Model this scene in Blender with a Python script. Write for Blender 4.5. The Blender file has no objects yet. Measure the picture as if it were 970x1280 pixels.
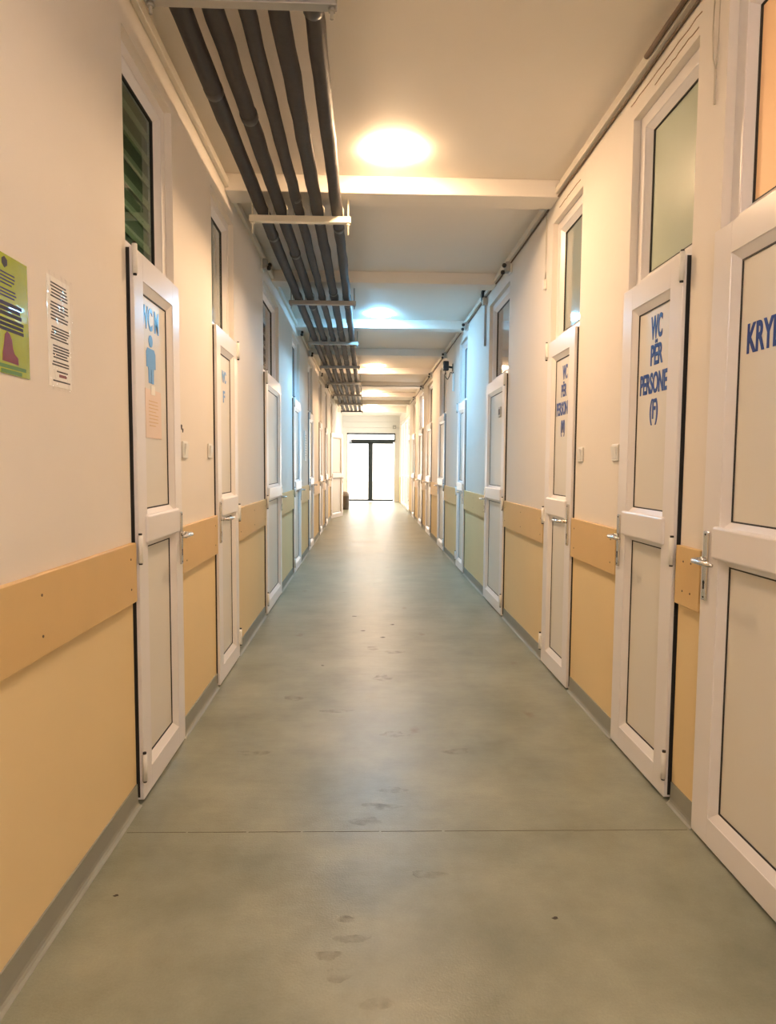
import bpy, bmesh, math, random
from mathutils import Vector, Matrix
random.seed(7)
S = bpy.context.scene
COL = S.collection
PI = math.pi

# ------------------------------------------------------------------ layout (metres)
XL, XR = -0.87, 1.19          # corridor faces of the two walls
ZC = 3.07                     # ceiling
Y0, Y1 = -3.0, 23.78          # corridor ends
ZT = 2.85                     # top of the door openings
CAM_H = 1.3

# ------------------------------------------------------------------ materials
def mat(name, col, rough=.5, metal=0., spec=.5, noise=0., nscale=8., bump=0., bscale=60., coat=0., emit=None, estr=0.):
    m = bpy.data.materials.new(name); m.use_nodes = True
    nt = m.node_tree; b = nt.nodes['Principled BSDF']
    b.inputs['Base Color'].default_value = (*col, 1)
    b.inputs['Roughness'].default_value = rough
    b.inputs['Metallic'].default_value = metal
    b.inputs['Specular IOR Level'].default_value = spec
    b.inputs['Coat Weight'].default_value = coat
    if emit:
        b.inputs['Emission Color'].default_value = (*emit, 1)
        b.inputs['Emission Strength'].default_value = estr
    if noise or bump:
        tc = nt.nodes.new('ShaderNodeTexCoord')
    if noise:
        n = nt.nodes.new('ShaderNodeTexNoise'); n.inputs['Scale'].default_value = nscale; n.inputs['Detail'].default_value = 5
        nt.links.new(tc.outputs['Object'], n.inputs['Vector'])
        mx = nt.nodes.new('ShaderNodeMix'); mx.data_type = 'RGBA'
        mx.inputs[6].default_value = (*[c*(1-noise) for c in col], 1)
        mx.inputs[7].default_value = (*[min(1, c*(1+noise)) for c in col], 1)
        nt.links.new(n.outputs['Fac'], mx.inputs[0]); nt.links.new(mx.outputs[2], b.inputs['Base Color'])
    if bump:
        n2 = nt.nodes.new('ShaderNodeTexNoise'); n2.inputs['Scale'].default_value = bscale; n2.inputs['Detail'].default_value = 3
        nt.links.new(tc.outputs['Object'], n2.inputs['Vector'])
        bp = nt.nodes.new('ShaderNodeBump'); bp.inputs['Strength'].default_value = bump; bp.inputs['Distance'].default_value = .003
        nt.links.new(n2.outputs['Fac'], bp.inputs['Height']); nt.links.new(bp.outputs['Normal'], b.inputs['Normal'])
    return m

def wall_material():
    """painted wall: white above, cream dado below the bumper boards"""
    m = bpy.data.materials.new('painted_wall'); m.use_nodes = True
    nt = m.node_tree; N = nt.nodes; L = nt.links; b = N['Principled BSDF']
    tc = N.new('ShaderNodeTexCoord'); sp = N.new('ShaderNodeSeparateXYZ'); L.new(tc.outputs['Object'], sp.inputs[0])
    gt = N.new('ShaderNodeMath'); gt.operation = 'GREATER_THAN'; gt.inputs[1].default_value = .9
    L.new(sp.outputs['Z'], gt.inputs[0])
    mx = N.new('ShaderNodeMix'); mx.data_type = 'RGBA'
    mx.inputs[6].default_value = (*DADO, 1); mx.inputs[7].default_value = (*UPPER, 1)
    L.new(gt.outputs[0], mx.inputs[0])
    n = N.new('ShaderNodeTexNoise'); n.inputs['Scale'].default_value = 1.7; n.inputs['Detail'].default_value = 6
    L.new(tc.outputs['Object'], n.inputs['Vector'])
    hs = N.new('ShaderNodeHueSaturation'); mr = N.new('ShaderNodeMapRange')
    mr.inputs[3].default_value = .95; mr.inputs[4].default_value = 1.04
    L.new(n.outputs['Fac'], mr.inputs[0]); L.new(mr.outputs[0], hs.inputs['Value']); L.new(mx.outputs[2], hs.inputs['Color'])
    L.new(hs.outputs[0], b.inputs['Base Color'])
    b.inputs['Roughness'].default_value = .68; b.inputs['Specular IOR Level'].default_value = .22
    n2 = N.new('ShaderNodeTexNoise'); n2.inputs['Scale'].default_value = 25; n2.inputs['Detail'].default_value = 4
    L.new(tc.outputs['Object'], n2.inputs['Vector'])
    bp = N.new('ShaderNodeBump'); bp.inputs['Strength'].default_value = .25; bp.inputs['Distance'].default_value = .004
    L.new(n2.outputs['Fac'], bp.inputs['Height']); L.new(bp.outputs['Normal'], b.inputs['Normal'])
    return m

def floor_material():
    m = bpy.data.materials.new('vinyl_floor'); m.use_nodes = True
    nt = m.node_tree; N = nt.nodes; L = nt.links; b = N['Principled BSDF']
    tc = N.new('ShaderNodeTexCoord')
    big = N.new('ShaderNodeTexNoise'); big.inputs['Scale'].default_value = 2.2; big.inputs['Detail'].default_value = 7; big.inputs['Roughness'].default_value = .62
    L.new(tc.outputs['Object'], big.inputs['Vector'])
    cr = N.new('ShaderNodeValToRGB'); e = cr.color_ramp.elements
    e[0].position = .3; e[0].color = (*FLOOR_A, 1); e[1].position = .7; e[1].color = (*FLOOR_B, 1)
    L.new(big.outputs['Fac'], cr.inputs[0])
    fine = N.new('ShaderNodeTexNoise'); fine.inputs['Scale'].default_value = 160; fine.inputs['Detail'].default_value = 2
    L.new(tc.outputs['Object'], fine.inputs['Vector'])
    mr = N.new('ShaderNodeMapRange'); mr.inputs[3].default_value = .9; mr.inputs[4].default_value = 1.1
    L.new(fine.outputs['Fac'], mr.inputs[0])
    hs = N.new('ShaderNodeHueSaturation'); L.new(mr.outputs[0], hs.inputs['Value']); L.new(cr.outputs[0], hs.inputs['Color'])
    # scattered brown scuffs
    mp = N.new('ShaderNodeMapping'); mp.inputs['Scale'].default_value = (1, .6, 1); L.new(tc.outputs['Object'], mp.inputs[0])
    vo = N.new('ShaderNodeTexVoronoi'); vo.inputs['Scale'].default_value = 3.1; L.new(mp.outputs[0], vo.inputs['Vector'])
    dn = N.new('ShaderNodeTexNoise'); dn.inputs['Scale'].default_value = 22; dn.inputs['Detail'].default_value = 4; L.new(tc.outputs['Object'], dn.inputs['Vector'])
    ad = N.new('ShaderNodeMath'); ad.operation = 'MULTIPLY_ADD'; ad.inputs[1].default_value = .22
    L.new(dn.outputs['Fac'], ad.inputs[0]); L.new(vo.outputs['Distance'], ad.inputs[2])
    st = N.new('ShaderNodeMapRange'); st.inputs[1].default_value = .13; st.inputs[2].default_value = .21; st.inputs[3].default_value = .55; st.inputs[4].default_value = 0
    L.new(ad.outputs[0], st.inputs[0])
    mx = N.new('ShaderNodeMix'); mx.data_type = 'RGBA'; mx.inputs[7].default_value = (.17, .12, .07, 1)
    L.new(st.outputs[0], mx.inputs[0]); L.new(hs.outputs[0], mx.inputs[6])
    L.new(mx.outputs[2], b.inputs['Base Color'])
    rr = N.new('ShaderNodeMapRange'); rr.inputs[3].default_value = .29; rr.inputs[4].default_value = .46
    L.new(big.outputs['Fac'], rr.inputs[0]); L.new(rr.outputs[0], b.inputs['Roughness'])
    b.inputs['Specular IOR Level'].default_value = .5
    wv = N.new('ShaderNodeTexNoise'); wv.inputs['Scale'].default_value = 7; wv.inputs['Detail'].default_value = 3
    mp2 = N.new('ShaderNodeMapping'); mp2.inputs['Scale'].default_value = (.5, 1.6, 1); L.new(tc.outputs['Object'], mp2.inputs[0]); L.new(mp2.outputs[0], wv.inputs['Vector'])
    bp = N.new('ShaderNodeBump'); bp.inputs['Strength'].default_value = .22; bp.inputs['Distance'].default_value = .01
    L.new(wv.outputs['Fac'], bp.inputs['Height'])
    bp2 = N.new('ShaderNodeBump'); bp2.inputs['Strength'].default_value = .3; bp2.inputs['Distance'].default_value = .002
    L.new(fine.outputs['Fac'], bp2.inputs['Height']); L.new(bp.outputs['Normal'], bp2.inputs['Normal'])
    L.new(bp2.outputs['Normal'], b.inputs['Normal'])
    return m

def glass_material(name, tint=(1, 1, 1), clear=.9, ior=1.5):
    m = bpy.data.materials.new(name); m.use_nodes = True
    nt = m.node_tree; N = nt.nodes; L = nt.links
    for n in list(N):
        if n.type != 'OUTPUT_MATERIAL': N.remove(n)
    out = [n for n in N if n.type == 'OUTPUT_MATERIAL'][0]
    tr = N.new('ShaderNodeBsdfTransparent'); tr.inputs[0].default_value = (*[c*clear for c in tint], 1)
    gl = N.new('ShaderNodeBsdfGlossy'); gl.inputs['Roughness'].default_value = .02
    fr = N.new('ShaderNodeFresnel'); fr.inputs['IOR'].default_value = ior
    ge = N.new('ShaderNodeNewGeometry'); iv = N.new('ShaderNodeMath'); iv.operation = 'SUBTRACT'; iv.inputs[0].default_value = 1
    L.new(ge.outputs['Backfacing'], iv.inputs[1]); ml = N.new('ShaderNodeMath'); ml.operation = 'MULTIPLY'
    L.new(fr.outputs[0], ml.inputs[0]); L.new(iv.outputs[0], ml.inputs[1])
    mx = N.new('ShaderNodeMixShader'); L.new(ml.outputs[0], mx.inputs[0]); L.new(tr.outputs[0], mx.inputs[1]); L.new(gl.outputs[0], mx.inputs[2])
    L.new(mx.outputs[0], out.inputs[0]); return m

UPPER = (.80, .755, .69); DADO = (.78, .615, .345)
FLOOR_A = (.185, .197, .143); FLOOR_B = (.33, .338, .255)
M = {}
M['wall'] = wall_material()
M['floor'] = floor_material()
M['ceiling'] = mat('ceiling_paint', (.84, .80, .74), .6, noise=.03, nscale=2.5, bump=.15, bscale=30)
M['board'] = mat('bumper_board', (.68, .47, .21), .5, noise=.05, nscale=6, bump=.1, bscale=90)
M['pvc'] = mat('white_pvc', (.80, .775, .77), .28, noise=.015, nscale=3)
M['panel'] = mat('door_panel', (.74, .71, .64), .38, noise=.02, nscale=3)
M['gasket'] = mat('black_rubber', (.02, .018, .016), .6)
M['hall_base'] = mat('grey_vinyl', (.29, .295, .25), .6, noise=.08, nscale=9)
M['metal'] = mat('brushed_metal', (.72, .70, .68), .25, 1.0)
M['zinc'] = mat('galvanised_channel', (.40, .39, .36), .45, .55, noise=.12, nscale=14)
M['white_metal'] = mat('cream_painted_channel', (.78, .74, .62), .4)
M['pipe'] = mat('dark_foam_insulation', (.038, .034, .034), .62, noise=.35, nscale=11, bump=.4, bscale=34)
M['pipe_joint'] = mat('dark_joint_tape', (.05, .046, .045), .45, noise=.3, nscale=20, bump=.3, bscale=60)
M['blue'] = mat('blue_vinyl', (.012, .055, .30), .3)
M['lightblue'] = mat('light_blue_vinyl', (.10, .33, .72), .3)
M['plastic'] = mat('white_plastic', (.80, .79, .75), .35)
M['greyplastic'] = mat('grey_plastic', (.45, .45, .44), .4)
M['black'] = mat('black_plastic', (.02, .02, .022), .4)
M['paper'] = mat('paper', (.88, .86, .80), .6, noise=.02, nscale=12)
M['pinkpaper'] = mat('pale_peach_paper', (.80, .66, .56), .6, noise=.05, nscale=10)
M['ink'] = mat('ink', (.014, .013, .014), .6)
M['sleeve'] = mat('plastic_sleeve', (.78, .74, .70), .08, bump=1., bscale=28, coat=1.)
M['lime'] = mat('lime_print', (.42, .50, .03), .22, noise=.35, nscale=7, bump=.35, bscale=18, coat=.8)
M['limedark'] = mat('green_band_print', (.12, .26, .05), .25)
M['red'] = mat('red_print', (.22, .03, .028), .3, noise=.3, nscale=60)
M['crack'] = mat('brown_crack', (.28, .18, .09), .8)
M['seam'] = mat('dirty_seam', (.10, .075, .045), .8)
M['cable'] = mat('brown_cable', (.15, .10, .06), .6)
M['cablewhite'] = mat('white_cable', (.62, .57, .48), .5)
M['trunk'] = mat('white_trunking', (.74, .70, .62), .45)
M['dark_alu'] = mat('dark_aluminium', (.02, .03, .033), .5, 0.)
M['bin'] = mat('dark_brown_bin', (.09, .065, .05), .45, noise=.15, nscale=10)
M['binlid'] = mat('grey_bin_lid', (.20, .16, .13), .35)
M['siding'] = mat('white_cladding', (.80, .80, .78), .5)
M['concrete'] = mat('pale_concrete', (.6, .58, .55), .8, noise=.1, nscale=3)
M['room'] = mat('room_paint', (.45, .47, .40), .7)
M['wood'] = mat('pale_wood', (.62, .40, .24), .45, noise=.12, nscale=5)
M['glass_exit'] = glass_material('clear_glass')
M['glass_dark'] = glass_material('grey_glass', (.80, .92, .86), .8)
M['frost_green'] = mat('frosted_green_glass', (.47, .54, .44), .25, noise=.06, nscale=2.2, spec=.6)
M['frost_grey'] = mat('grey_satin_glass', (.28, .33, .31), .05, spec=.9, coat=.6, noise=.1, nscale=2)
M['mirror_white'] = mat('white_reflection_glass', (.74, .78, .80), .08, spec=.7, coat=.4)  # bright lamp reflection put into the pane's base colour
M['mirror_brown'] = mat('brown_reflection_glass', (.30, .17, .10), .05, spec=.8, coat=.6)  # brownish reflections painted into the pane's base colour
M['curtain'] = mat('orange_curtain_glass', (.82, .50, .25), .5, noise=.05, nscale=3, spec=.2, emit=(1., .55, .25), estr=.06)  # faint emission in the pane stands in for the lit room
M['lit_white'] = mat('lit_white_glass', (.8, .8, .8), .3, emit=(1, .95, .9), estr=1.2)  # pane emits by itself in place of a lit room behind
M['darkpane'] = mat('dark_door_glass', (.03, .03, .028), .08)
M['blindback'] = mat('grey_green_backing', (.20, .235, .16), .6)
M['blind'] = mat('blind_slats', (.56, .60, .42), .5)

# ------------------------------------------------------------------ mesh collector
class MB:
    def __init__(s): s.bm = bmesh.new(); s.mats = []
    def mi(s, m):
        if m not in s.mats: s.mats.append(m)
        return s.mats.index(m)
    def _merge(s, t, m, smooth=False):
        i = s.mi(m)
        for f in t.faces: f.material_index = i; f.smooth = smooth
        me = bpy.data.meshes.new('tmp'); t.to_mesh(me); t.free(); s.bm.from_mesh(me); bpy.data.meshes.remove(me)
    def box(s, x0, x1, y0, y1, z0, z1, m, bev=0., seg=2):
        t = bmesh.new(); bmesh.ops.create_cube(t, size=1)
        for v in t.verts: v.co = ((x0+x1)/2+v.co.x*abs(x1-x0), (y0+y1)/2+v.co.y*abs(y1-y0), (z0+z1)/2+v.co.z*abs(z1-z0))
        if bev: bmesh.ops.bevel(t, geom=t.edges[:], offset=bev, segments=seg, affect='EDGES', profile=.5)
        s._merge(t, m); return s
    def hexa(s, pts, m):
        """eight corners: four of one face, then the matching four of the other"""
        t = bmesh.new(); v = [t.verts.new(p) for p in pts]
        for f in ((0, 1, 2, 3), (7, 6, 5, 4), (0, 4, 5, 1), (1, 5, 6, 2), (2, 6, 7, 3), (3, 7, 4, 0)): t.faces.new([v[i] for i in f])
        bmesh.ops.recalc_face_normals(t, faces=t.faces[:]); s._merge(t, m); return s
    def cyl(s, p0, p1, r, m, seg=16, r2=None):
        p0, p1 = Vector(p0), Vector(p1); d = p1-p0
        t = bmesh.new(); bmesh.ops.create_cone(t, cap_ends=True, segments=seg, radius1=r, radius2=r if r2 is None else r2, depth=d.length)
        mt = Matrix.Translation((p0+p1)/2) @ d.to_track_quat('Z', 'Y').to_matrix().to_4x4()
        bmesh.ops.transform(t, matrix=mt, verts=t.verts[:]); i = s.mi(m)
        for f in t.faces: f.material_index = i; f.smooth = len(f.verts) == 4
        me = bpy.data.meshes.new('tmp'); t.to_mesh(me); t.free(); s.bm.from_mesh(me); bpy.data.meshes.remove(me); return s
    def tube(s, pts, r, m, seg=10):
        """swept tube through points, optional radius per point"""
        pts = [Vector(p) for p in pts]; rs = r if isinstance(r, (list, tuple)) else [r]*len(pts)
        t = bmesh.new(); rings = []
        up = Vector((0, 0, 1))
        for k, p in enumerate(pts):
            d = (pts[min(k+1, len(pts)-1)]-pts[max(k-1, 0)]).normalized()
            a = d.cross(up)
            if a.length < 1e-3: a = d.cross(Vector((1, 0, 0)))
            a.normalize(); b = a.cross(d).normalized()
            rings.append([t.verts.new(p+a*rs[k]*math.cos(2*PI*i/seg)+b*rs[k]*math.sin(2*PI*i/seg)) for i in range(seg)])
        for k in range(len(rings)-1):
            for i in range(seg): t.faces.new((rings[k][i], rings[k][(i+1) % seg], rings[k+1][(i+1) % seg], rings[k+1][i]))
        t.faces.new(rings[0][::-1]); t.faces.new(rings[-1])
        bmesh.ops.recalc_face_normals(t, faces=t.faces[:]); s._merge(t, m, True); return s
    def lathe(s, prof, c, m, seg=40, axis='Z'):
        t = bmesh.new(); rings = []
        for r, z in prof:
            rings.append([t.verts.new((c[0]+r*math.cos(2*PI*i/seg), c[1]+r*math.sin(2*PI*i/seg), c[2]+z)) for i in range(seg)] if r > 1e-6 else [t.verts.new((c[0], c[1], c[2]+z))])
        for a, b in zip(rings, rings[1:]):
            for i in range(seg):
                j = (i+1) % seg
                if len(a) == 1 and len(b) == 1: continue
                if len(a) == 1: t.faces.new((a[0], b[i], b[j]))
                elif len(b) == 1: t.faces.new((a[i], a[j], b[0]))
                else: t.faces.new((a[i], a[j], b[j], b[i]))
        bmesh.ops.recalc_face_normals(t, faces=t.faces[:]); s._merge(t, m, True); return s
    def poly(s, pts2, y0, y1, m):
        """outline in x,z extruded from y0 to y1"""
        t = bmesh.new(); a = [t.verts.new((x, y0, z)) for x, z in pts2]; b = [t.verts.new((x, y1, z)) for x, z in pts2]
        t.faces.new(a); t.faces.new(b[::-1]); n = len(a)
        for i in range(n): t.faces.new((a[i], b[i], b[(i+1) % n], a[(i+1) % n]))
        bmesh.ops.recalc_face_normals(t, faces=t.faces[:]); s._merge(t, m); return s
    def build(s, name, parent=None, off=(0, 0, 0), loc=None, rot=None):
        me = bpy.data.meshes.new(name)
        if any(off): bmesh.ops.translate(s.bm, vec=-Vector(off), verts=s.bm.verts[:])
        s.bm.to_mesh(me); s.bm.free()
        for m in s.mats: me.materials.append(m)
        o = bpy.data.objects.new(name, me); COL.objects.link(o)
        if parent: o.parent = parent
        if loc: o.location = loc
        if rot: o.rotation_euler = rot
        return o

def tag(o, label=None, cat=None, group=None, kind=None):
    if label: o['label'] = label
    if cat: o['category'] = cat
    if group: o['group'] = group
    if kind: o['kind'] = kind
    return o
def empty(name, loc, rz=0., label=None, cat=None, group=None, kind=None):
    o = bpy.data.objects.new(name, None); COL.objects.link(o); o.empty_display_size = .1
    o.location = loc; o.rotation_euler = (0, 0, rz); return tag(o, label, cat, group, kind)

def lettering(lines, m, name, parent, depth=.0016, off=(0, 0, 0)):
    """flat cut vinyl letters; each line = (text, centre x, base z, cap height, width), on local plane y"""
    out = []
    bmj = bmesh.new()
    for text, cx, z, h, w, y in lines:
        cu = bpy.data.curves.new('t', 'FONT'); cu.body = text; cu.size = 1; cu.extrude = .02; cu.offset = .026; cu.align_x = 'LEFT'
        o = bpy.data.objects.new('t', cu); COL.objects.link(o)
        dg = bpy.context.evaluated_depsgraph_get(); me = bpy.data.meshes.new_from_object(o.evaluated_get(dg))
        xs = [v.co.x for v in me.vertices]; ys = [v.co.y for v in me.vertices if True]
        x0, x1 = min(xs), max(xs); capb = 0.
        cap = .73
        for v in me.vertices:
            a, b_, c = v.co
            v.co = (cx+(a-(x0+x1)/2)/(x1-x0)*w, y-depth*(.5+c/.04), z+(b_-capb)/cap*h)
        bmj.from_mesh(me); bpy.data.objects.remove(o); bpy.data.curves.remove(cu); bpy.data.meshes.remove(me)
    bmesh.ops.translate(bmj, vec=-Vector(off), verts=bmj.verts[:])
    me = bpy.data.meshes.new(name); bmj.to_mesh(me); bmj.free(); me.materials.append(m)
    o = bpy.data.objects.new(name, me); COL.objects.link(o); o.parent = parent
    return o

# wall frames: local x = to the viewer's right along the wall, local -y = out into the corridor
def wall_frame(side, y): return ((XL, y, 0), PI/2) if side == 'L' else ((XR, y, 0), -PI/2)
def lx(side, yc, y): return (y-yc) if side == 'L' else (yc-y)

# ------------------------------------------------------------------ room shell
DOORS = {
 'L': [(2.45, 3.05), (3.785, 4.40), (5.62, 6.61), (7.77, 8.60), (9.85, 10.66), (12.05, 12.85), (13.80, 14.62), (15.95, 16.85)],
 'R': [(1.26, 2.235), (2.43, 3.015), (3.705, 4.285), (5.555, 6.45), (7.85, 8.48), (9.87, 10.75), (11.95, 12.92), (13.82, 14.84), (16.0, 16.86)],
}
WT = .2
def wall_side(side):
    a, b = (XL-WT, XL) if side == 'L' else (XR, XR+WT)
    mb = MB(); y = Y0
    end = Y1 if side == 'L' else 18.3
    for (u, v) in DOORS[side]:
        mb.box(a, b, y, u, 0, ZC, M['wall']); mb.box(a, b, u, v, ZT, ZC, M['wall']); y = v
    mb.box(a, b, y, end, 0, ZC, M['wall'])
    if side == 'R':
        mb.box(a, b, 18.3, 23.0, 2.75, ZC, M['wall']); mb.box(a, b, 23.0, Y1, 0, ZC, M['wall'])
    o = mb.build('wall_left' if side == 'L' else 'wall_right'); return tag(o, kind='structure')
wl, wr = wall_side('L'), wall_side('R')
OUT_L, OUT_R = -2.6, 2.9
fl = MB().box(OUT_L, OUT_R, Y0-.2, Y1+.15, -.12, 0, M['floor']).build('floor'); tag(fl, kind='structure')
ce = MB().box(OUT_L, OUT_R, Y0-.2, Y1+.15, ZC, ZC+.15, M['ceiling']).build('ceiling'); tag(ce, kind='structure')
# far walls of the rooms behind the doors, and the wall behind the viewer
tag(MB().box(OUT_L-.1, OUT_L, Y0-.2, Y1+.15, 0, ZC, M['room']).build('wall_rooms_left'), kind='structure')
tag(MB().box(OUT_R, OUT_R+.1, Y0-.2, 18.1, 0, ZC, M['room']).build('wall_rooms_right'), kind='structure')
tag(MB().box(XR+WT, OUT_R, 17.9, 18.1, 0, ZC, M['room']).build('wall_rooms_end'), kind='structure')
tag(MB().box(OUT_L, OUT_R, Y0-.2, Y0, 0, ZC, M['wall']).build('wall_back'), kind='structure')
# ceiling beams across the corridor
for k in range(-3, 8):
    y = 4.15+1.975*k
    tag(MB().box(XL, XR, y, y+.2, ZC-.105, ZC, M['ceiling'], .006).build('ceiling_beam'), kind='structure')
tag(MB().box(XL, XR, 19.75, 20.0, 2.90, ZC, M['ceiling'], .006).build('ceiling_lintel'), kind='structure')
# far facade around the exit door
YE = 23.70
mb = MB().box(XL-WT, -.70, YE, YE+.2, 0, 2.47, M['siding']).box(1.03, XR+WT, YE, YE+.2, 0, 2.47, M['siding'])
for i, (z0, z1) in enumerate(((2.47, 2.66), (2.665, 2.86), (2.865, ZC))):
    mb.box(XL-WT, XR+WT, YE+.004*(i % 2), YE+.2, z0, z1, M['siding'])
tag(mb.build('wall_far'), kind='structure')
tag(MB().box(OUT_L, XL-WT, YE, YE+.2, 0, ZC, M['room']).build('wall_rooms_far'), kind='structure')
tag(MB().box(-20, 30, 18.2, 60, -.16, -.125, M['concrete']).build('ground_outside'), kind='structure')

# grey vinyl skirting with a cove, one strip between two doors
def skirting(side, y0, y1):
    sg = 1 if side == 'L' else -1; X = XL if side == 'L' else XR
    prof = [(0, .085), (.005, .085), (.006, .022), (.008, .012), (.013, .005), (.022, .0015), (.022, 0), (0, 0)]
    t = MB(); bm = t.bm; i = t.mi(M['hall_base'])
    r0 = [bm.verts.new((X+sg*a, y0, z)) for a, z in prof]; r1 = [bm.verts.new((X+sg*a, y1, z)) for a, z in prof]
    n = len(prof)
    for k in range(n): bm.faces.new((r0[k], r0[(k+1) % n], r1[(k+1) % n], r1[k]))
    bm.faces.new(r0); bm.faces.new(r1); bmesh.ops.recalc_face_normals(bm, faces=bm.faces[:])
    tag(t.build('baseboard_left' if side == 'L' else 'baseboard_right'), kind='structure')
def gaps(side, ystart, yend):
    y = ystart
    for u, v in DOORS[side]:
        if u > y: yield y, u
        y = v
    yield y, yend
for sd in 'LR':
    for a, b in gaps(sd, Y0 if sd == 'L' else Y0, YE if sd == 'L' else 18.3): skirting(sd, a+.003, b-.003)

# ------------------------------------------------------------------ bumper boards
BL = ['nearest the camera, ending at the WC M door', 'just past the WC M door', 'just before the door with the brown-reflecting transom',
      'first in bluish light', 'below the small framed notice', 'second beyond the bluish light', 'third beyond the bluish light', 'ending at the half-open pink-lit door', 'in the lobby behind the half-open door']
BR = ['nearest the camera, out of frame', 'just past the KRYE door', 'between the PERSONE (F) and PERSON (M) doors', 'just before the plaque door',
      'just past the plaque door', 'between the two blue-lit doors', 'first beyond the blue-lit doors', 'second beyond the blue-lit doors', 'between the two farthest doors', 'beyond the farthest door']
for sd in 'LR':
    for i, (a, b) in enumerate(gaps(sd, -2.9, 17.9)):
        if sd == 'R' and i == 0: continue
        a += .0 if i == 0 else .012; b -= .006
        loc, rz = wall_frame(sd, (a+b)/2); h = (b-a)/2
        mb = MB().box(-h, h, -.020, -.0005, .79, 1.01, M['board'], .002, 1)
        o = mb.build('bumper_board', loc=loc, rot=(0, 0, rz))
        tag(o, ('beige bumper board on the %s wall, ' % ('left' if sd == 'L' else 'right'))+(BL if sd == 'L' else BR)[i], 'bumper board', 'beige bumper boards along the walls')
        n = max(2, int((b-a)/.6)+1)
        for k in range(n):
            x = -h+.06+(2*h-.12)*k/(n-1)
            for z in (.845, .955): MB().cyl((x, -.0195, z), (x, -.0215, z), .004, M['cable'], 8).build('screw_head', o)

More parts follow.
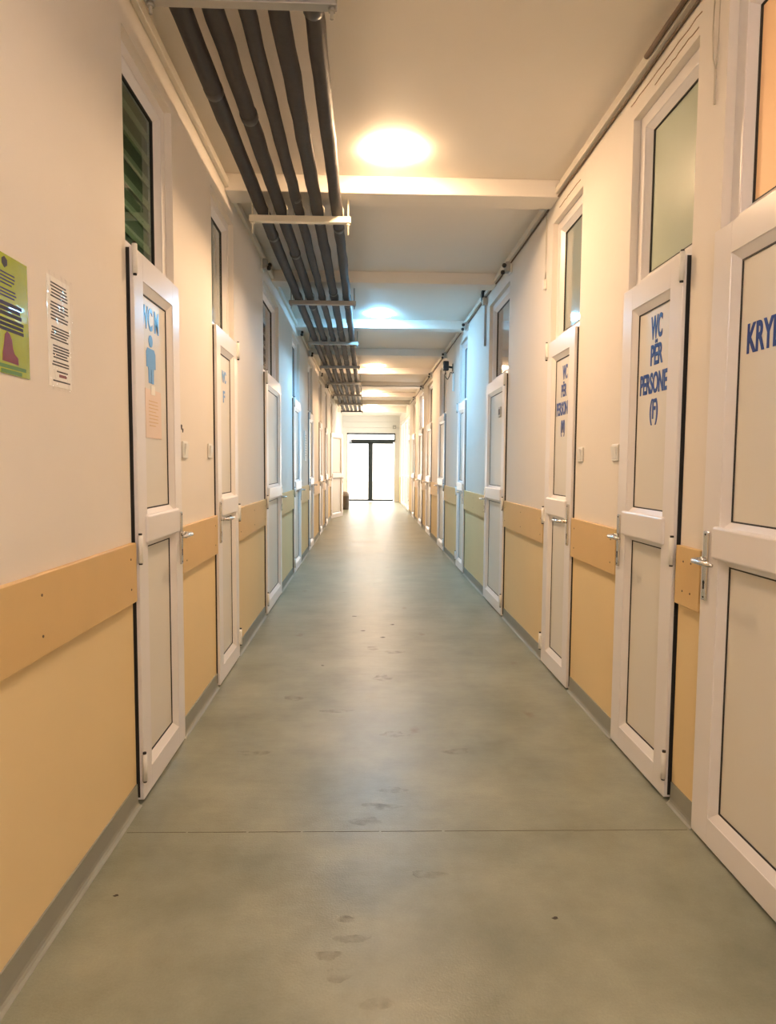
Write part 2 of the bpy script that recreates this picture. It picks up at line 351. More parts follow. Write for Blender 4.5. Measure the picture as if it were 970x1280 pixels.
# ------------------------------------------------------------------ doors
num = [0]
def make_door(side, y0, y1, hinge, label, pane='frost_grey', text=None, textmat='blue', open_deg=0., upper='panel', leaf_top=2.09, extra=None):
    """hinge: 'near' or 'far' jamb as seen from the camera"""
    num[0] += 1
    yc = (y0+y1)/2; w = y1-y0; h = w/2
    loc, rz = wall_frame(side, yc)
    root = empty('door_%d' % num[0], loc, rz, label, 'door', 'white doors with transoms along the corridor', 'structure')
    near = -1 if side == 'L' else 1                    # local x sign of the near jamb
    hs = near if hinge == 'near' else -near            # local x sign of the hinge jamb
    P = M['pvc']
    # outer frame with the transom's rails
    mb = MB(); R0, R1 = .032, .105
    mb.box(-h, -h+.055, R0, R1, 0, ZT, P, .003); mb.box(h-.055, h, R0, R1, 0, ZT, P, .003)
    mb.box(-h+.05, h-.05, R0, R1, ZT-.055, ZT, P, .003); mb.box(-h+.05, h-.05, R0, R1, leaf_top-.045, leaf_top+.045, P, .003)
    fr = mb.build('frame', root)
    # glazing bead of the transom, sloping in to the pane
    zb, zt = leaf_top+.045, ZT-.055; xa, xb = -h+.055, h-.055; d = .024; t = .028
    mb = MB()
    for q in (((xa, zb), (xb, zb), (xb-d, zb+d), (xa+d, zb+d)), ((xb, zb), (xb, zt), (xb-d, zt-d), (xb-d, zb+d)),
              ((xb, zt), (xa, zt), (xa+d, zt-d), (xb-d, zt-d)), ((xa, zt), (xa, zb), (xa+d, zb+d), (xa+d, zt-d))):
        ys = (R0+.004, R0+.004, R0+t, R0+t)
        mb.hexa([(p[0], y, p[1]) for p, y in zip(q, ys)]+[(p[0], R1-.01, p[1]) for p in q], P)
    mb.build('glazing_bead', fr)
    mb = MB()
    for x0, x1, z0, z1 in ((xa+d-.002, xa+d+.004, zb+d, zt-d), (xb-d-.004, xb-d+.002, zb+d, zt-d), (xa+d, xb-d, zb+d-.002, zb+d+.004), (xa+d, xb-d, zt-d-.004, zt-d+.002)):
        mb.box(x0, x1, R0+t-.001, R0+t+.012, z0, z1, M['gasket'])
    mb.build('gasket', fr)
    MB().box(xa+.01, xb-.01, R0+t+.006, R0+t+.014, zb+.01, zt-.01, M[pane]).build('transom_pane', root)
    # black seal showing in the gap on the hinge side
    xs = hs*(h-.010)
    MB().box(xs-.009, xs+.009, .018, .033, .01, leaf_top, M['gasket']).build('seal', root)
    # the leaf
    lx0, lx1 = (-h+.018, h-.004) if hs < 0 else (-h+.004, h-.018)
    F, B = -.022, .030                                   # leaf front and back
    z0, z1 = .012, leaf_top
    hx = lx0 if hs < 0 else lx1
    off = (hx, B, 0); st = .100; bv = .030; dp = .024
    if w > .8: st = .108
    zm0, zm1 = .995, 1.105
    pa, pb = lx0+st, lx1-st
    mb = MB()
    for x0_, x1_ in ((lx0, pa), (pb, lx1)): mb.box(x0_, x1_, F, B, z0, z1, P, .003)
    for a_, b_ in ((z0, z0+.095), (zm0+.012, zm1-.012), (z1-.1, z1)): mb.box(pa-.002, pb+.002, F+.0003, B-.0003, a_, b_, P, .001, 1)
    wins = ((z0+.095, zm0+.012), (zm1-.012, z1-.1))
    inn = []
    for a_, b_ in wins:
        q = [(pa, a_), (pb, a_), (pb, b_), (pa, b_)]; i_ = [(pa+bv, a_+bv), (pb-bv, a_+bv), (pb-bv, b_-bv), (pa+bv, b_-bv)]
        for k in range(4):
            k2 = (k+1) % 4
            mb.hexa([(q[k][0], F+.003, q[k][1]), (q[k2][0], F+.003, q[k2][1]), (i_[k2][0], F+dp-.004, i_[k2][1]), (i_[k][0], F+dp-.004, i_[k][1])] +
                    [(q[k][0], B-.004, q[k][1]), (q[k2][0], B-.004, q[k2][1]), (i_[k2][0], B-.004, i_[k2][1]), (i_[k][0], B-.004, i_[k][1])], P)
        inn.append((pa+bv, pb-bv, a_+bv, b_-bv))
    leaf = mb.build('leaf', root, off, loc=off, rot=(0, 0, math.radians(open_deg)*(1 if hs > 0 else -1)))
    ov = Vector(off)
    mb = MB()
    for x0_, x1_ in ((lx0-.0015, lx0+.001), (lx1-.001, lx1+.0015)): mb.box(x0_, x1_, F+.0145, B-.002, z0+.01, z1-.006, M['gasket'])
    mb.build('edge_seal', leaf, off)
    # rounded middle rail standing proud of the leaf
    MB().box(lx0+st*.72, lx1-st*.72, F-.012, F+.01, zm0, zm1, P, .011, 4).build('middle_rail', leaf, off)
    for k, (a_, b_, c_, d_) in enumerate(inn):
        pm = M['panel'] if (k == 0 or upper == 'panel') else M[upper]
        MB().box(a_-.004, b_+.004, F+dp, B-.006, c_-.004, d_+.004, pm).build('lower_panel' if k == 0 else 'upper_panel', leaf, off)
    mb = MB(); g = .005
    for a_, b_, c_, d_ in inn:
        for X0, X1, Z0, Z1 in ((a_-.001, a_+g, c_, d_), (b_-g, b_+.001, c_, d_), (a_, b_, c_-.001, c_+g), (a_, b_, d_-g, d_+.001)):
            mb.box(X0, X1, F+dp-.0035, F+dp+.002, Z0, Z1, M['gasket'])
    mb.build('gasket', leaf, off)
    # lever handle on its long plate with a keyhole
    ls = -hs; px = (lx0+.036) if ls < 0 else (lx1-.036)
    mt = M['metal']
    mb = MB().box(px-.015, px+.015, F-.009, F+.001, .845, 1.085, mt, .004)
    mb.cyl((px, F-.008, .985), (px, F-.024, .985), .011, mt)
    dx = -ls
    pts = [(px, F-.010, .985), (px, F-.038, .985), (px+dx*.006, F-.050, .985), (px+dx*.020, F-.056, .985), (px+dx*.07, F-.056, .985), (px+dx*.115, F-.055, .985), (px+dx*.126, F-.050, .984)]
    mb.tube(pts, [.009, .009, .0095, .0095, .009, .0085, .006], mt, 12)
    mb.box(px-.004, px+.004, F-.0096, F-.008, .885, .905, M['gasket']); mb.cyl((px, F-.0096, .908), (px, F-.008, .908), .0065, M['gasket'], 12)
    for zz in (.857, 1.073): mb.cyl((px, F-.010, zz), (px, F-.0085, zz), .0035, M['gasket'], 8)
    tag(mb.build('handle', leaf, off), 'metal lever handle on a long plate')
    # hinges
    for zz in (.09, 1.02-.09, leaf_top-.10):
        c = hx+hs*.004
        mb = MB().cyl((c, F-.006, zz), (c, F-.006, zz+.105), .0095, M['plastic'], 14).box(c-hs*.004, c-hs*.024, F-.008, F+.004, zz+.012, zz+.095, M['plastic'], .003)
        mb.cyl((c, F-.006, zz+.105), (c, F-.006, zz+.112), .007, M['gasket'], 10).cyl((c, F-.006, zz-.006), (c, F-.006, zz), .007, M['gasket'], 10)
        mb.build('hinge', leaf, off)
    if text:
        yp = F+dp
        tag(lettering([(t_, lx(side, yc, y), z, hh, ww, yp) for t_, y, z, hh, ww in text], M[textmat], 'lettering', leaf, off=off), 'blue adhesive lettering')
    if extra: extra(root, leaf, off, side, yc, F+dp, (xa, xb, zb, zt))
    return root

# --- the WC M door: pictogram on the panel, blind slats behind the clear transom
def wcm(root, leaf, off, side, yc, yp, tr):
    x = lx(side, yc, 2.715); z = 1.625
    mb = MB(); a, b = yp-.0016, yp
    ring = [(x+.024*math.cos(2*PI*i/24), z+.168+.024*math.sin(2*PI*i/24)) for i in range(24)]
    mb.poly(ring, a, b, M['lightblue'])
    body = [(x-.040, z+.138), (x+.040, z+.138), (x+.056, z+.122), (x+.056, z+.062), (x+.036, z+.062), (x+.033, z+.05), (x+.031, z), (x+.004, z), (x+.003, z+.055), (x-.003, z+.055), (x-.004, z), (x-.031, z), (x-.033, z+.05), (x-.036, z+.062), (x-.056, z+.062), (x-.056, z+.122)]
    mb.poly(body, a, b, M['lightblue'])
    tag(mb.build('pictogram', leaf, off), 'light blue standing man pictogram')
    xa, xb, zb, zt = tr
    for k in range(6):
        zz = zb+.07+k*.095
        MB().box(xa+.02, xb-.02, .0755, .0805, zz, zz+.034, M['blind'], .001, 1).build('blind_slat', root)
    MB().box(xa, xb, .0825, .09, zb, zt, M['blindback']).build('blind_backing', root)

W = 'white door '
make_door('L', 2.45, 3.05, 'near', W+'lettered WC M with a man pictogram, nearest on the left', 'glass_dark', [('WC M', 2.712, 1.838, .088, .215)], 'lightblue', extra=wcm)
def small_notes(root, leaf, off, side, yc, yp, tr):
    mb = MB()
    for z, hh in ((1.86, .075), (1.70, .10)): mb.box(lx(side, yc, 4.10)-.03, lx(side, yc, 4.10)+.03, yp-.0016, yp, z, z+hh, M['paper'], 0)
    mb.build('paper_strip', leaf, off)
make_door('L', 3.785, 4.40, 'far', W+'on the left just beyond the WC M door, lever at its near edge', 'frost_grey', [('WC', 4.08, 1.80, .07, .12), ('F', 4.08, 1.68, .07, .05)], 'lightblue')
make_door('L', 5.62, 6.61, 'near', W+'on the left with a brown-reflecting transom pane', 'mirror_brown')
make_door('L', 7.77, 8.60, 'near', W+'on the left, first in the bluish light', 'mirror_white')
make_door('L', 9.85, 10.66, 'near', W+'on the left, second in the bluish light past the framed notice', 'mirror_white')
make_door('L', 12.05, 12.85, 'near', W+'on the left, first beyond the bluish light', 'frost_grey')
make_door('L', 13.80, 14.62, 'near', W+'on the left, last closed one before the half-open door', 'frost_grey')
make_door('L', 15.95, 16.85, 'near', 'pinkish white door standing half open at the far left end', 'frost_grey', open_deg=17)
make_door('R', 1.26, 2.235, 'near', W+'lettered KRYE at the right edge, under an orange-lit transom', 'curtain', [('KRYE', 1.968, 1.66, .092, .165)])
make_door('R', 2.43, 3.015, 'near', W+'lettered WC PËR PERSONE (F) on the right', 'frost_green',
          [('WC', 2.708, 1.835, .095, .105), ('PËR', 2.70, 1.727, .085, .112), ('PERSONE', 2.725, 1.612, .085, .255), ('(F)', 2.71, 1.505, .082, .075)])
make_door('R', 3.705, 4.285, 'far', W+'lettered WC PËR PERSON (M) on the right', 'frost_grey',
          [('WC', 3.955, 1.83, .085, .095), ('PËR', 3.97, 1.727, .075, .105), ('PERSON', 4.0, 1.617, .08, .225), ('(M)', 3.975, 1.51, .075, .08)])
make_door('R', 5.555, 6.45, 'near', W+'on the right bearing a small dark plaque', 'mirror_brown')
make_door('R', 7.85, 8.48, 'far', W+'on the right, first in the bluish light', 'mirror_white')
make_door('R', 9.87, 10.75, 'near', W+'on the right, second in the bluish light past the black wall camera', 'mirror_white')
make_door('R', 11.95, 12.92, 'near', W+'on the right, first beyond the bluish light', 'frost_grey')
make_door('R', 13.82, 14.84, 'near', W+'on the right under a brightly lit transom', 'lit_white')
make_door('R', 16.0, 16.86, 'near', W+'farthest on the right with dark upper glass', 'frost_grey', upper='darkpane')

# ------------------------------------------------------------------ exit door and added lobby window at the far end
dx_ = empty('door_exit', (.16, YE, 0), 0, 'dark-framed double glass exit door glowing with daylight at the corridor end', 'door', None, 'structure')
D = M['dark_alu']
mb = MB().box(-.86, 1.0-.16+.03, -.03, .05, 2.41, 2.465, D, .004).box(-.70, .86, -.04, .05, 2.14, 2.24, D, .004)
mb.box(-.86, -.83, -.02, .05, 0, 2.42, M['siding'], .003).box(.84, .87, -.02, .05, 0, 2.42, M['siding'], .003).box(.84, .875, -.035, .05, 2.2, 2.465, D, .003)
mb.box(-.03, .012, -.034, -.0195, .02, 2.14, D, .003)
mb.build('frame', dx_)
MB().box(-.83, .84, .0, .008, 2.24, 2.41, M['glass_exit']).build('transom_pane', dx_)
for s, nm in ((-1, 'a'), (1, 'b')):
    xi, xo = (-.0105, -.80) if s < 0 else (-.0095, .81)
    x0, x1 = min(xi, xo), max(xi, xo)
    mb = MB().box(x0, x1, -.02, .03, .02, .085, D, .004).box(x0, x1, -.02, .03, 2.08, 2.14, D, .004)
    mb.box(*((xi-.085, xi) if s < 0 else (xi, xi+.08)), -.02, .03, .02, 2.14, D, .004)
    mb.box(*((xo, xo+.03) if s < 0 else (xo-.03, xo)), -.02, .03, .02, 2.14, M['siding'], .004)
    lf = mb.build('leaf', dx_)
    MB().box(x0+.03, x1-.03, 0, .008, .08, 2.09, M['glass_exit']).build('pane', lf)
    if s < 0:
        hb = MB().cyl((-.14, -.075, .85), (-.14, -.075, 1.6), .014, D); hb.cyl((-.14, -.075, .95), (-.09, -.015, .95), .01, D).cyl((-.14, -.075, 1.5), (-.09, -.015, 1.5), .01, D)
        tag(hb.build('pull_handle', lf), 'long vertical pull handle')
        MB().box(-.78, -.52, -.075, -.035, 2.15, 2.21, M['black'], .006).cyl((-.60, -.06, 2.15), (-.42, -.10, 2.15), .010, M['black'], 10).build('door_closer', lf)
# tall lobby window added in the right wall to let in daylight
wn = empty('added_window_1', (XR, 20.65, 0), -PI/2, 'tall lobby window added at the far right end to brighten it', 'window', None, 'structure')
mb = MB()
for x in (-2.35, -.78, .78, 2.31): mb.box(x, x+.05, .02, .10, 0, 2.75, M['siding'], .004)
for z in (0, .95, 2.69): mb.box(-2.35, 2.35, .02, .10, z, z+.06, M['siding'], .004)
mb.build('window_frame', wn)
for a, b in ((-2.31, -.77), (-.74, .79), (.82, 2.32)): MB().box(a, b, .05, .058, .05, 2.7, M['glass_exit']).build('window_pane', wn)

# ------------------------------------------------------------------ ceiling lamps
FILL_GLOBE = 30.
WARM, COOL = (1.0, .66, .40), (.25, .63, 1.0)
LL = [('added out of frame above the camera as fill', (1., .76, .58), 12.), ('warm, nearest in view beside the pipes', (1., .65, .37), 64.), ('cool bluish white, second in view', COOL, 78.), ('warm, third in view', WARM, 62.), ('warm, fourth in view', WARM, 62.), ('warm, farthest, just before the end lintel', WARM, 58.)]  # the first lamp is unseen, added to light the near walls
for (lb, c, e), y in zip(LL, (-.13, 3.82, 7.79, 11.77, 15.80, 19.45)):
    r = empty('ceiling_lamp', (.145, y, ZC), 0, 'round flush ceiling lamp, '+lb, 'lamp', 'round ceiling lamps')
    em = mat('lamp_diffuser', (.9, .9, .88), .4, emit=c, estr=e)
    MB().lathe([(.0, 0), (.136, 0), (.138, -.003), (.138, -.007), (.130, -.008)], (0, 0, 0), M['plastic']).build('rim', r)
    MB().lathe([(.139, -.007), (.139, -.014), (.134, -.021), (.11, -.026), (.06, -.029), (0, -.030)], (0, 0, 0), em).build('diffuser', r)

# opal globe added behind the viewer to brighten the near walls
r = empty('fill_lamp', (.25, -.80, ZC), 0, 'opal globe fill lamp added behind the viewer, out of frame', 'lamp')
MB().cyl((0, 0, -.46), (0, 0, 0), .006, M['plastic'], 10).cyl((0, 0, -.02), (0, 0, 0), .05, M['plastic'], 24).cyl((0, 0, -.47), (0, 0, -.42), .045, M['plastic'], 24).build('stem', r)
MB().lathe([(.13*math.sin(PI*k/20), -.58+.13*math.cos(PI*k/20)) for k in range(21)], (0, 0, 0), mat('fill_globe', (.9, .9, .88), .4, emit=(1., .83, .74), estr=FILL_GLOBE)).build('globe', r)

# ------------------------------------------------------------------ pipes and hangers
HY = [2.305, 4.26, 6.38, 8.44, 10.45, 12.5, 14.6, 16.7, 18.9]
ZP = 2.86
PX = [(-.66, .038, 'outermost by the left wall'), (-.545, .038, 'second from the left wall'), (-.427, .031, 'middle one, thinnest of the row'), (-.314, .038, 'second from the right'), (-.192, .036, 'rightmost, beside the ceiling lamps')]
rp = random.Random(3)
for i, (x, r, lb) in enumerate(PX):
    o = empty('insulated_pipe', (x, 8, ZP+r), 0, 'dark insulated pipe under the ceiling, '+lb, 'pipe', 'dark pipes along the ceiling')
    pts, rs = [], []; y = -2.95
    while y < 19.35:
        pts.append((0+rp.uniform(-.003, .003), y-8, rp.uniform(-.002, .002))); rs.append(r*rp.uniform(.95, 1.04)); y += .17
    MB().tube(pts, rs, M['pipe'], 18).build('insulation', o)
    y = .9+i*.37
    while y < 19:
        mb = MB(); rr = r*1.07
        mb.tube([(0, y-8, 0), (0, y+.006-8, 0), (0, y+.05-8, 0), (0, y+.056-8, 0)], [r*.98, rr, rr, r*.98], M['pipe_joint'], 18)
        mb.build('joint_sleeve', o); y += 2.05+rp.uniform(-.5, .5)
HB = ['at the very top edge of the picture', 'pale, just beyond the nearest ceiling lamp', 'between the nearest lamp and the bluish lamp', 'just beyond the bluish ceiling lamp', 'fifth from the camera', 'sixth from the camera', 'seventh from the camera', 'second from the far end', 'at the far end of the pipes']
for i, (y, lb) in enumerate(zip(HY, HB)):
    o = empty('pipe_hanger', (-.42, y, ZP), 0, 'metal pipe hanger, '+lb, 'pipe hanger', 'hangers carrying the pipes')
    m = M['white_metal'] if i == 1 else M['pipe_joint'] if i == 8 else M['zinc']
    mb = MB().box(-.32, .315, -.020, .020, -.040, -.001, m, .003)
    mb.build('crossbar', o)
    for x in (-.30, .298):
        MB().cyl((x, 0, -.11 if i == 1 else -.075), (x, 0, ZC-ZP-(.0 if True else .1)), .006, m, 10).cyl((x, 0, -.052), (x, 0, -.041), .013, m, 6).cyl((x, 0, ZC-ZP-.012), (x, 0, ZC-ZP), .016, m, 12).build('threaded_rod', o)
    for (px, pr, _) in PX:
        mb = MB(); c = px+.42; rr = pr+.004
        pts = [(c+rr*math.cos(a), 0, pr+rr*math.sin(a)) for a in [PI*(-.05+1.1*k/16) for k in range(17)]]
        mb.tube([(c+rr, 0, -.002)]+pts+[(c-rr, 0, -.002)], .0035, m, 6).build('pipe_clamp', o)

# ------------------------------------------------------------------ small fixtures over the doors
FX = [('L', 5.70, 'over the left door with the brown-reflecting transom'), ('L', 8.45, 'over the first blue-lit door on the left'), ('L', 10.0, 'over the second blue-lit door on the left'), ('L', 12.15, 'on the left wall, first beyond the bluish light'), ('L', 13.95, 'on the left wall, second beyond the bluish light'), ('L', 16.05, 'on the left wall above the half-open door'),
      ('R', 5.66, 'over the right door with the small plaque'), ('R', 7.95, 'over the first blue-lit door on the right'), ('R', 10.0, 'over the second blue-lit door on the right'), ('R', 12.1, 'on the right wall, first beyond the bluish light'), ('R', 13.95, 'over the right door with the brightly lit transom'), ('R', 16.15, 'over the farthest right door')]
for sd, y, lb in FX:
    loc, rz = wall_frame(sd, y-.13)
    o = empty('call_lamp', (loc[0], y-.13, 2.945), rz, 'small white fixture with two black knobs '+lb, 'wall fixture', 'small fixtures above the doors')
    MB().box(-.045, .045, -.012, -.0005, -.05, .055, M['plastic'], .004).build('back_plate', o)
    MB().box(-.036, .036, -.05, -.011, -.040, .042, M['greyplastic'], .008).build('housing', o)
    for x, z in ((-.024, -.028), (.03, .012)):
        mb = MB().cyl((x, -.045, z), (x, -.058, z-.004), .010, M['black'], 14).lathe([(0, -.020), (.014, -.014), (.019, 0), (.014, .014), (0, .020)], (x, -.062, z-.004), M['black'], 16)
        mb.build('black_knob', o)

# light switches / bells
for sd, y, z, lb in (('L', 3.17, 1.37, 'on the left wall beside the WC M door'), ('L', 3.67, 1.375, 'on the left wall next to the second door'), ('R', 3.10, 1.37, 'on the right wall beside the PERSONE (F) door'), ('R', 3.61, 1.37, 'on the right wall beside the PERSON (M) door')):
    loc, rz = wall_frame(sd, y)
    o = empty('light_switch', (loc[0], y, z), rz, 'white light switch '+lb, 'switch', 'light switches')
    MB().box(-.040, .040, -.010, -.0005, -.040, .040, M['plastic'], .004).build('cover_plate', o)
    MB().hexa([(-.026, -.0095, -.028), (.026, -.0095, -.028), (.026, -.0095, .028), (-.026, -.0095, .028), (-.026, -.012, -.028), (.026, -.012, -.028), (.026, -.021, .028), (-.026, -.021, .028)], M['plastic']).build('rocker', o)

# posters and notices
def printed(mb, x0, x1, z, n, dz, y, m, hh=.004, rnd=random):
    for k in range(n):
        a = x0+rnd.uniform(0, .01); b = x1-rnd.uniform(0, (x1-x0)*.35 if k % 4 == 3 else .012)
        mb.box(a, b, y-.0006, y, z-k*dz-hh, z-k*dz, m)
loc, rz = wall_frame('L', 1.635)
o = empty('poster', (XL, 1.635, 1.515), rz, 'lime green poster with a red figure on the left wall', 'poster')
MB().box(-.105, .105, -.003, -.0003, 0, .285, M['lime'], 0).build('sheet', o)
mb = MB()
printed(mb, -.045, .045, .242, 4, .0085, -.003, M['ink'], .0035); printed(mb, -.04, .05, .203, 3, .008, -.003, M['ink'], .0035)
printed(mb, -.065, .075, .172, 3, .012, -.003, M['ink'], .009); printed(mb, -.065, .08, .133, 3, .011, -.003, M['ink'], .008)
mb.build('print', o)
MB().poly([(-.012, .272), (0, .279), (.012, .272), (.012, .260), (0, .252), (-.012, .260)], -.0036, -.003, M['ink']).build('emblem', o)
MB().poly([(-.022, .030), (.050, .028), (.048, .045), (.032, .052), (.026, .064), (.022, .085), (.012, .098), (.002, .102), (-.008, .094), (-.014, .07), (-.020, .05)], -.0038, -.003, M['red']).build('red_figure', o)
MB().box(-.06, .085, -.0036, -.003, .014, .023, M['limedark']).box(-.03, .065, -.0036, -.003, .002, .011, M['limedark']).build('green_band', o)
loc, rz = wall_frame('L', 1.915)
o = empty('notice', (XL, 1.915, 1.515), rz, 'white printed notice in a shiny plastic sleeve on the left wall', 'notice')
MB().box(-.068, .068, -.0018, -.0003, 0, .30, M['paper'], 0).build('sheet', o)
mb = MB()
printed(mb, -.05, .055, .285, 5, .009, -.0018, M['ink']); printed(mb, -.055, .06, .232, 6, .009, -.0018, M['ink']); printed(mb, -.055, .06, .165, 5, .008, -.0018, M['ink'])
printed(mb, -.05, .06, .115, 5, .008, -.0018, M['ink']); printed(mb, -.05, .06, .07, 2, .008, -.0018, M['ink']); printed(mb, -.03, .055, .045, 1, .008, -.0018, M['ink']); printed(mb, -.055, .06, .018, 1, .008, -.0018, M['ink'])
mb.box(-.01, .035, -.0026, -.0018, .028, .036, M['red'])
mb.build('print', o)
def sleeve_mesh():
    t = MB(); bm = t.bm; t.mi(M['sleeve_clear']); nx, nz = 22, 40; rnd = random.Random(5); g = []
    for j in range(nz+1):
        g.append([bm.verts.new((-.078+.156*i/nx, -.0055-.0035*math.sin(i*.9+j*.35)*math.sin(j*.5+.4*i)-rnd.uniform(0, .0006), -.012+.324*j/nz)) for i in range(nx+1)])
    for j in range(nz):
        for i in range(nx):
            f = bm.faces.new((g[j][i], g[j][i+1], g[j+1][i+1], g[j+1][i])); f.smooth = True
    return t
M['sleeve_clear'] = glass_material('clear_sleeve', (1, 1, 1), 1., 1.28)
sleeve_mesh().build('plastic_sleeve', o)

loc, rz = wall_frame('L', 2.735)
o = empty('paper_sheet', (XL-.002, 2.735, 1.405), rz, 'pale peach paper sheet taped below the man pictogram', 'paper')
tag(MB().box(-.10, .098, -.0022, -.0005, 0, .195, M['pinkpaper']).build('sheet', o))
MB().box(-.03, .02, -.003, -.0022, .175, .212, M['paper']).build('tape', o)
mb = MB(); printed(mb, -.06, .06, .15, 8, .014, -.0022, M['pinkprint'] if 'pinkprint' in M else M['board'], .003); mb.build('print', o)

loc, rz = wall_frame('L', 9.35)
o = empty('framed_notice', (XL, 9.35, 1.36), rz, 'small framed notice in the bluish light between two left doors', 'notice')
MB().box(-.14, .14, -.012, -.0005, 0, .42, M['plastic'], .003).build('frame', o)
MB().box(-.12, .12, -.0135, -.0115, .02, .40, M['paper']).build('sheet', o)
mb = MB(); printed(mb, -.10, .10, .36, 9, .035, -.0135, M['greyplastic'], .010); mb.build('print', o)

# small plaque on the right door
o = empty('door_plaque', (XR+.002, 5.86, 1.78), -PI/2, 'small dark plaque on a white door on the right', 'plaque')
MB().box(-.045, .045, -.012, -.0005, -.04, .05, M['greyplastic'], .003).build('plate', o)
MB().box(-.03, .03, -.0135, -.0118, -.02, .03, M['black']).build('inlay', o)

# black wall camera with dangling cable
o = empty('wall_camera', (XR, 9.15, 2.66), -PI/2, 'black camera with a dangling cable on the bluish right wall', 'camera')
MB().box(-.03, .03, -.012, -.0005, -.05, .05, M['black'], .004).build('bracket', o)
MB().cyl((0, -.012, .0), (0, -.07, .01), .014, M['black']).box(-.035, .035, -.14, -.06, -.045, .085, M['black'], .012).build('body', o)
MB().tube([(.0, -.10, -.04), (-.05, -.11, -.11), (-.11, -.06, -.15), (-.16, -.03, -.10), (-.13, -.02, -.05), (-.06, -.012, -.06), (.04, -.012, -.10), (.12, -.010, -.08)], .006, M['black'], 8).build('cable', o)
MB().box(.11, .15, -.025, -.0005, -.34, -.10, M['plastic'], .004).build('cable_cover', o)
# small sensor where beam and wall meet on the right
o = empty('wall_sensor', (XR, 6.65, 3.0), -PI/2, 'small dark sensor box high on the right wall near the bluish lamp', 'sensor')
MB().box(-.03, .03, -.05, -.0005, -.05, .05, M['black'], .006).build('housing', o); MB().cyl((0, -.05, 0), (0, -.058, 0), .016, M['greyplastic']).build('lens', o)
o = empty('motion_sensor', (1.0, YE, 2.68), 0, 'small pale sensor box on the wall above the exit door', 'sensor')
MB().box(-.06, .06, -.06, .0045, -.06, .07, M['greyplastic'], .012).build('housing', o); MB().lathe([(0, -.02), (.02, -.012), (.026, 0), (.02, .012), (0, .02)], (0, -.062, -.01), M['plastic'], 16).build('lens', o)

# ------------------------------------------------------------------ trunking and cables
o = tag(MB().box(XR-.028, XR-.0005, -2.9, 18.2, 2.985, 3.025, M['trunk'], .004).build('cable_trunking'), 'white cable trunking along the top of the right wall', 'trunking')
o = tag(MB().box(XL+.0005, XL+.026, -2.9, 19.7, 2.985, 3.030, M['trunk'], .004).build('cable_trunking'), 'white cable trunking along the top of the left wall', 'trunking')
rc = random.Random(11)
pts = [(XR-.008, -2.8+.25*k, 2.972+rc.uniform(-.004, .004)) for k in range(84)]
tag(MB().tube(pts, .006, M['cable'], 8).build('cable'), 'thin brown cable running under the right wall trunking', 'cable')
pts = [(XR-.0405, -2.8+.2*k, 2.992+.004*math.sin(k)) for k in range(29)]
mb = MB().tube(pts, .011, M['cable'], 10); tag(mb.build('cable'), 'thick dark cable end on the right, above the PERSONE (F) door', 'cable')
o = empty('drop_cable', (XR, 4.42, 2.52), -PI/2, 'thin cable dropping to a small box beside the PERSON (M) transom', 'cable')
MB().tube([(0, -.008, .45), (.004, -.008, .40), (-.002, -.007, .2), (0, -.007, .02)], .0035, M['cablewhite'], 8).build('wire', o)
MB().box(-.016, .016, -.022, -.0005, -.045, .02, M['plastic'], .004).build('junction_box', o)
o = empty('drop_cable', (XR, 6.62, 2.5), -PI/2, 'grey cable hanging beside the plaque door transom', 'cable')
MB().tube([(0, -.02, .50), (.01, -.03, .46), (0, -.014, .40), (0, -.012, .0)], .011, M['greyplastic'], 8).build('wire', o)
MB().box(-.03, .03, -.045, -.0005, .40, .47, M['cablewhite'], .006).build('junction_box', o)
o = empty('drop_cable', (XR, 2.30, 2.60), -PI/2, 'thin looping cable on the wall beside the orange transom', 'cable')
MB().tube([(-.01, -.006, .40), (-.022, -.006, .30), (-.028, -.006, .2), (-.018, -.006, .10), (.0, -.006, .055), (.012, -.006, .10), (.014, -.006, .3), (.012, -.006, .40)], .0028, M['cablewhite'], 8).tube([(0, -.006, .055), (.002, -.006, -.06)], .004, M['cablewhite'], 8).build('wire', o)
tag(MB().tube([(-.1+.05*k, 13.79, ZC-.103-.012+.006*math.sin(k*.7)) for k in range(24)]+[(1.12, 13.78, 2.94), (1.155, 13.75, 2.86)], .009, M['greyplastic'], 8).build('ceiling_cable'), 'grey cable crossing the corridor under a far ceiling beam', 'cable')
# brown cracks in the plaster over the right transoms
for y0, y1, z, nm in ((2.42, 3.05, 2.925, 0), (2.44, 2.80, 2.885, 0), (3.75, 4.15, 2.905, 0)):
    mb = MB(); n = 14; rr = random.Random(int(y0*100+z*1000))
    pts = [(XR-.0006, y0+(y1-y0)*k/n, z+rr.uniform(-.003, .003)) for k in range(n+1)]
    tag(mb.tube(pts, .0022, M['crack'], 6).build('plaster_crack', wr))
# dark scuffs on the left wall beside the WC M door
mb = MB()
for y, z, s in ((3.11, 1.50, .010), (3.135, 1.475, .016), (3.155, 1.46, .013)):
    mb.poly([(s*math.cos(a)*.6*(1+.3*math.sin(3*a)), s*math.sin(a)*(1+.25*math.cos(2*a))) for a in [2*PI*k/10 for k in range(10)]], -.0012, 0, M['ink'])
    for v in list(mb.bm.verts)[-20:]: v.co = (XL-v.co.y, y+v.co.x, z+v.co.z)
mb.build('paint_chip', wl)
# floor seam: a thin dirty joint across the vinyl
mb = MB(); rs_ = random.Random(4); x = XL+.03
while x < XR-.03:
    l = rs_.uniform(.03, .12); 
    mb.box(x, min(x+l, XR-.03), 2.262-.012*(x-XL)-.0015*rs_.uniform(.4, 1), 2.262-.012*(x-XL)+.001, .0, .0006, M['seam']); x += l*rs_.uniform(.9, 1.12)
mb.build('seam', fl)

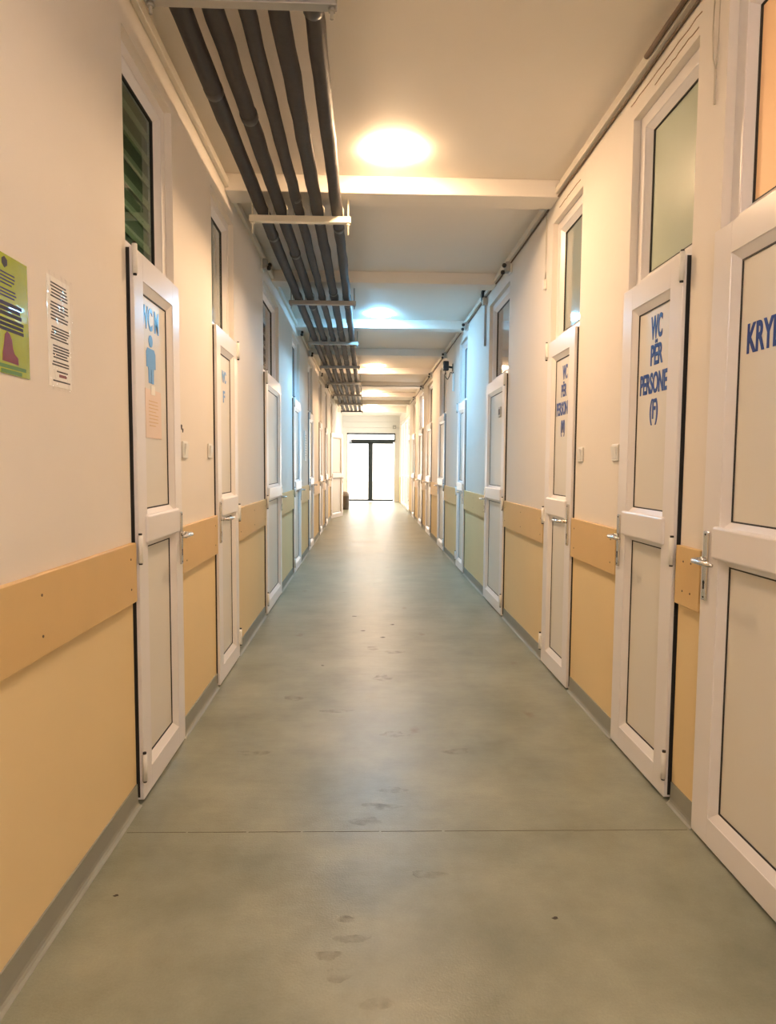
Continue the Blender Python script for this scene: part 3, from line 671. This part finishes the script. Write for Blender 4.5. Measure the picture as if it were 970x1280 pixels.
# brown stains and dropped specks on the vinyl
def stain_material():
    m = mat('brown_stain', (.15, .12, .065), .45); nt = m.node_tree; b = nt.nodes['Principled BSDF']
    tc = nt.nodes.new('ShaderNodeTexCoord'); n = nt.nodes.new('ShaderNodeTexNoise'); n.inputs['Scale'].default_value = 24; n.inputs['Detail'].default_value = 6
    nt.links.new(tc.outputs['Object'], n.inputs['Vector']); q = nt.nodes.new('ShaderNodeMapRange')
    q.inputs[1].default_value = .38; q.inputs[2].default_value = .68; q.inputs[3].default_value = .0; q.inputs[4].default_value = .32
    nt.links.new(n.outputs['Fac'], q.inputs[0]); nt.links.new(q.outputs[0], b.inputs['Alpha']); return m
M['stain'] = stain_material(); M['speck'] = mat('dark_speck', (.03, .022, .016), .6)
rs2 = random.Random(21)
for x, y, a, b_, k in ((.20, 2.0, .055, .022, 0), (-.10, 1.66, .035, .02, 0), (-.07, 1.59, .03, .022, 0), (-.03, 1.72, .05, .018, 0), (.06, 2.42, .07, .03, 0), (.11, 2.55, .06, .02, 0), (.0, 2.32, .06, .025, 0),
                       (.03, 1.50, .05, .016, 0), (-.05, 1.80, .03, .012, 0), (.14, 3.1, .07, .03, 0), (-.15, 3.4, .08, .03, 0), (.10, 3.95, .06, .05, 0), (.05, 4.6, .05, .04, 0), (.20, 4.5, .07, .04, 0), (-.4, 3.6, .06, .04, 0), (.42, 2.9, .06, .03, 0), (-.5, 2.9, .07, .03, 0),
                       (.55, 1.79, .009, .006, 1), (-.75, 1.92, .008, .005, 1), (-.28, 4.2, .01, .008, 1), (.13, 4.9, .02, .012, 1), (-.02, 5.1, .018, .012, 1), (.22, 5.3, .016, .012, 1), (-.1, 5.6, .02, .014, 1)):
    mb = MB(); bm = mb.bm; i = mb.mi(M['speck' if k else 'stain']); n = 18; ph = rs2.uniform(0, 6)
    mb.bm.faces.new([bm.verts.new((x+a*(1+.25*math.sin(3*t+ph)+rs2.uniform(-.15, .15))*math.cos(t), y+b_*(1+.25*math.cos(2*t+ph)+rs2.uniform(-.15, .15))*math.sin(t), .0005)) for t in [2*PI*q/n for q in range(n)]])
    mb.build('speck' if k else 'stain', fl)

# ------------------------------------------------------------------ bin at the far end
o = empty('waste_bin', (-.625, 19.4, 0), 0, 'dark brown swing-lid bin beside the half-open far door', 'bin')
MB().lathe([(0, .001), (.105, .001), (.112, .02), (.125, .40), (.128, .41), (.12, .41), (0, .405)], (0, 0, 0), M['bin']).build('body', o)
MB().lathe([(.130, .40), (.132, .425), (.125, .45), (.11, .49), (.075, .525), (.03, .54), (0, .542)], (0, 0, 0), M['binlid']).build('lid', o)

# ------------------------------------------------------------------ daylight
wd = bpy.data.worlds.new('overcast_sky'); S.world = wd; wd.use_nodes = True
bg = wd.node_tree.nodes['Background']; bg.inputs[0].default_value = (1, .94, .86, 1); bg.inputs[1].default_value = 2.4
def portal(name, loc, rot, sx, sy):
    l = bpy.data.lights.new(name, 'AREA'); l.shape = 'RECTANGLE'; l.size = sx; l.size_y = sy; l.cycles.is_portal = True
    o = bpy.data.objects.new(name, l); COL.objects.link(o); o.location = loc; o.rotation_euler = rot; return o
portal('exit_daylight_portal', (.16, YE+.1, 1.25), (-PI/2, 0, 0), 1.7, 2.4)
portal('window_daylight_portal', (XR+.15, 20.65, 1.4), (0, PI/2, 0), 2.75, 4.7)

# ------------------------------------------------------------------ camera
cam = bpy.data.cameras.new('camera'); co = bpy.data.objects.new('camera', cam); COL.objects.link(co)
f, cx, cy, vx, vy, roll = 820., 485., 640., 458., 582., math.radians(.25)
d = Vector((vx-cx, vy-cy, f)).normalized()
dn = Vector((-math.sin(roll), math.cos(roll), 0)); dn = (dn-d*dn.dot(d)).normalized(); xa_ = dn.cross(d)
rows = (xa_, d, -dn)                                    # world axes in camera coordinates (x right, y down, z forward)
right = Vector([r[0] for r in rows]); up = -Vector([r[1] for r in rows]); back = -Vector([r[2] for r in rows])
co.matrix_world = Matrix(((right.x, up.x, back.x, 0), (right.y, up.y, back.y, 0), (right.z, up.z, back.z, CAM_H), (0, 0, 0, 1)))
cam.sensor_fit = 'VERTICAL'; cam.sensor_height = 36; cam.sensor_width = 36*970/1280; cam.lens = 36*f/1280
cam.clip_start = .05; cam.clip_end = 200
S.camera = co
S.view_settings.view_transform = 'Standard'; S.view_settings.look = 'None'; S.view_settings.gamma = 1; S.view_settings.use_curve_mapping = False
S.view_settings.exposure = 1.85
S.cycles.use_denoising = True; S.cycles.max_bounces = 10; S.cycles.diffuse_bounces = 6; S.cycles.transparent_max_bounces = 16
S.cycles.sample_clamp_indirect = 8
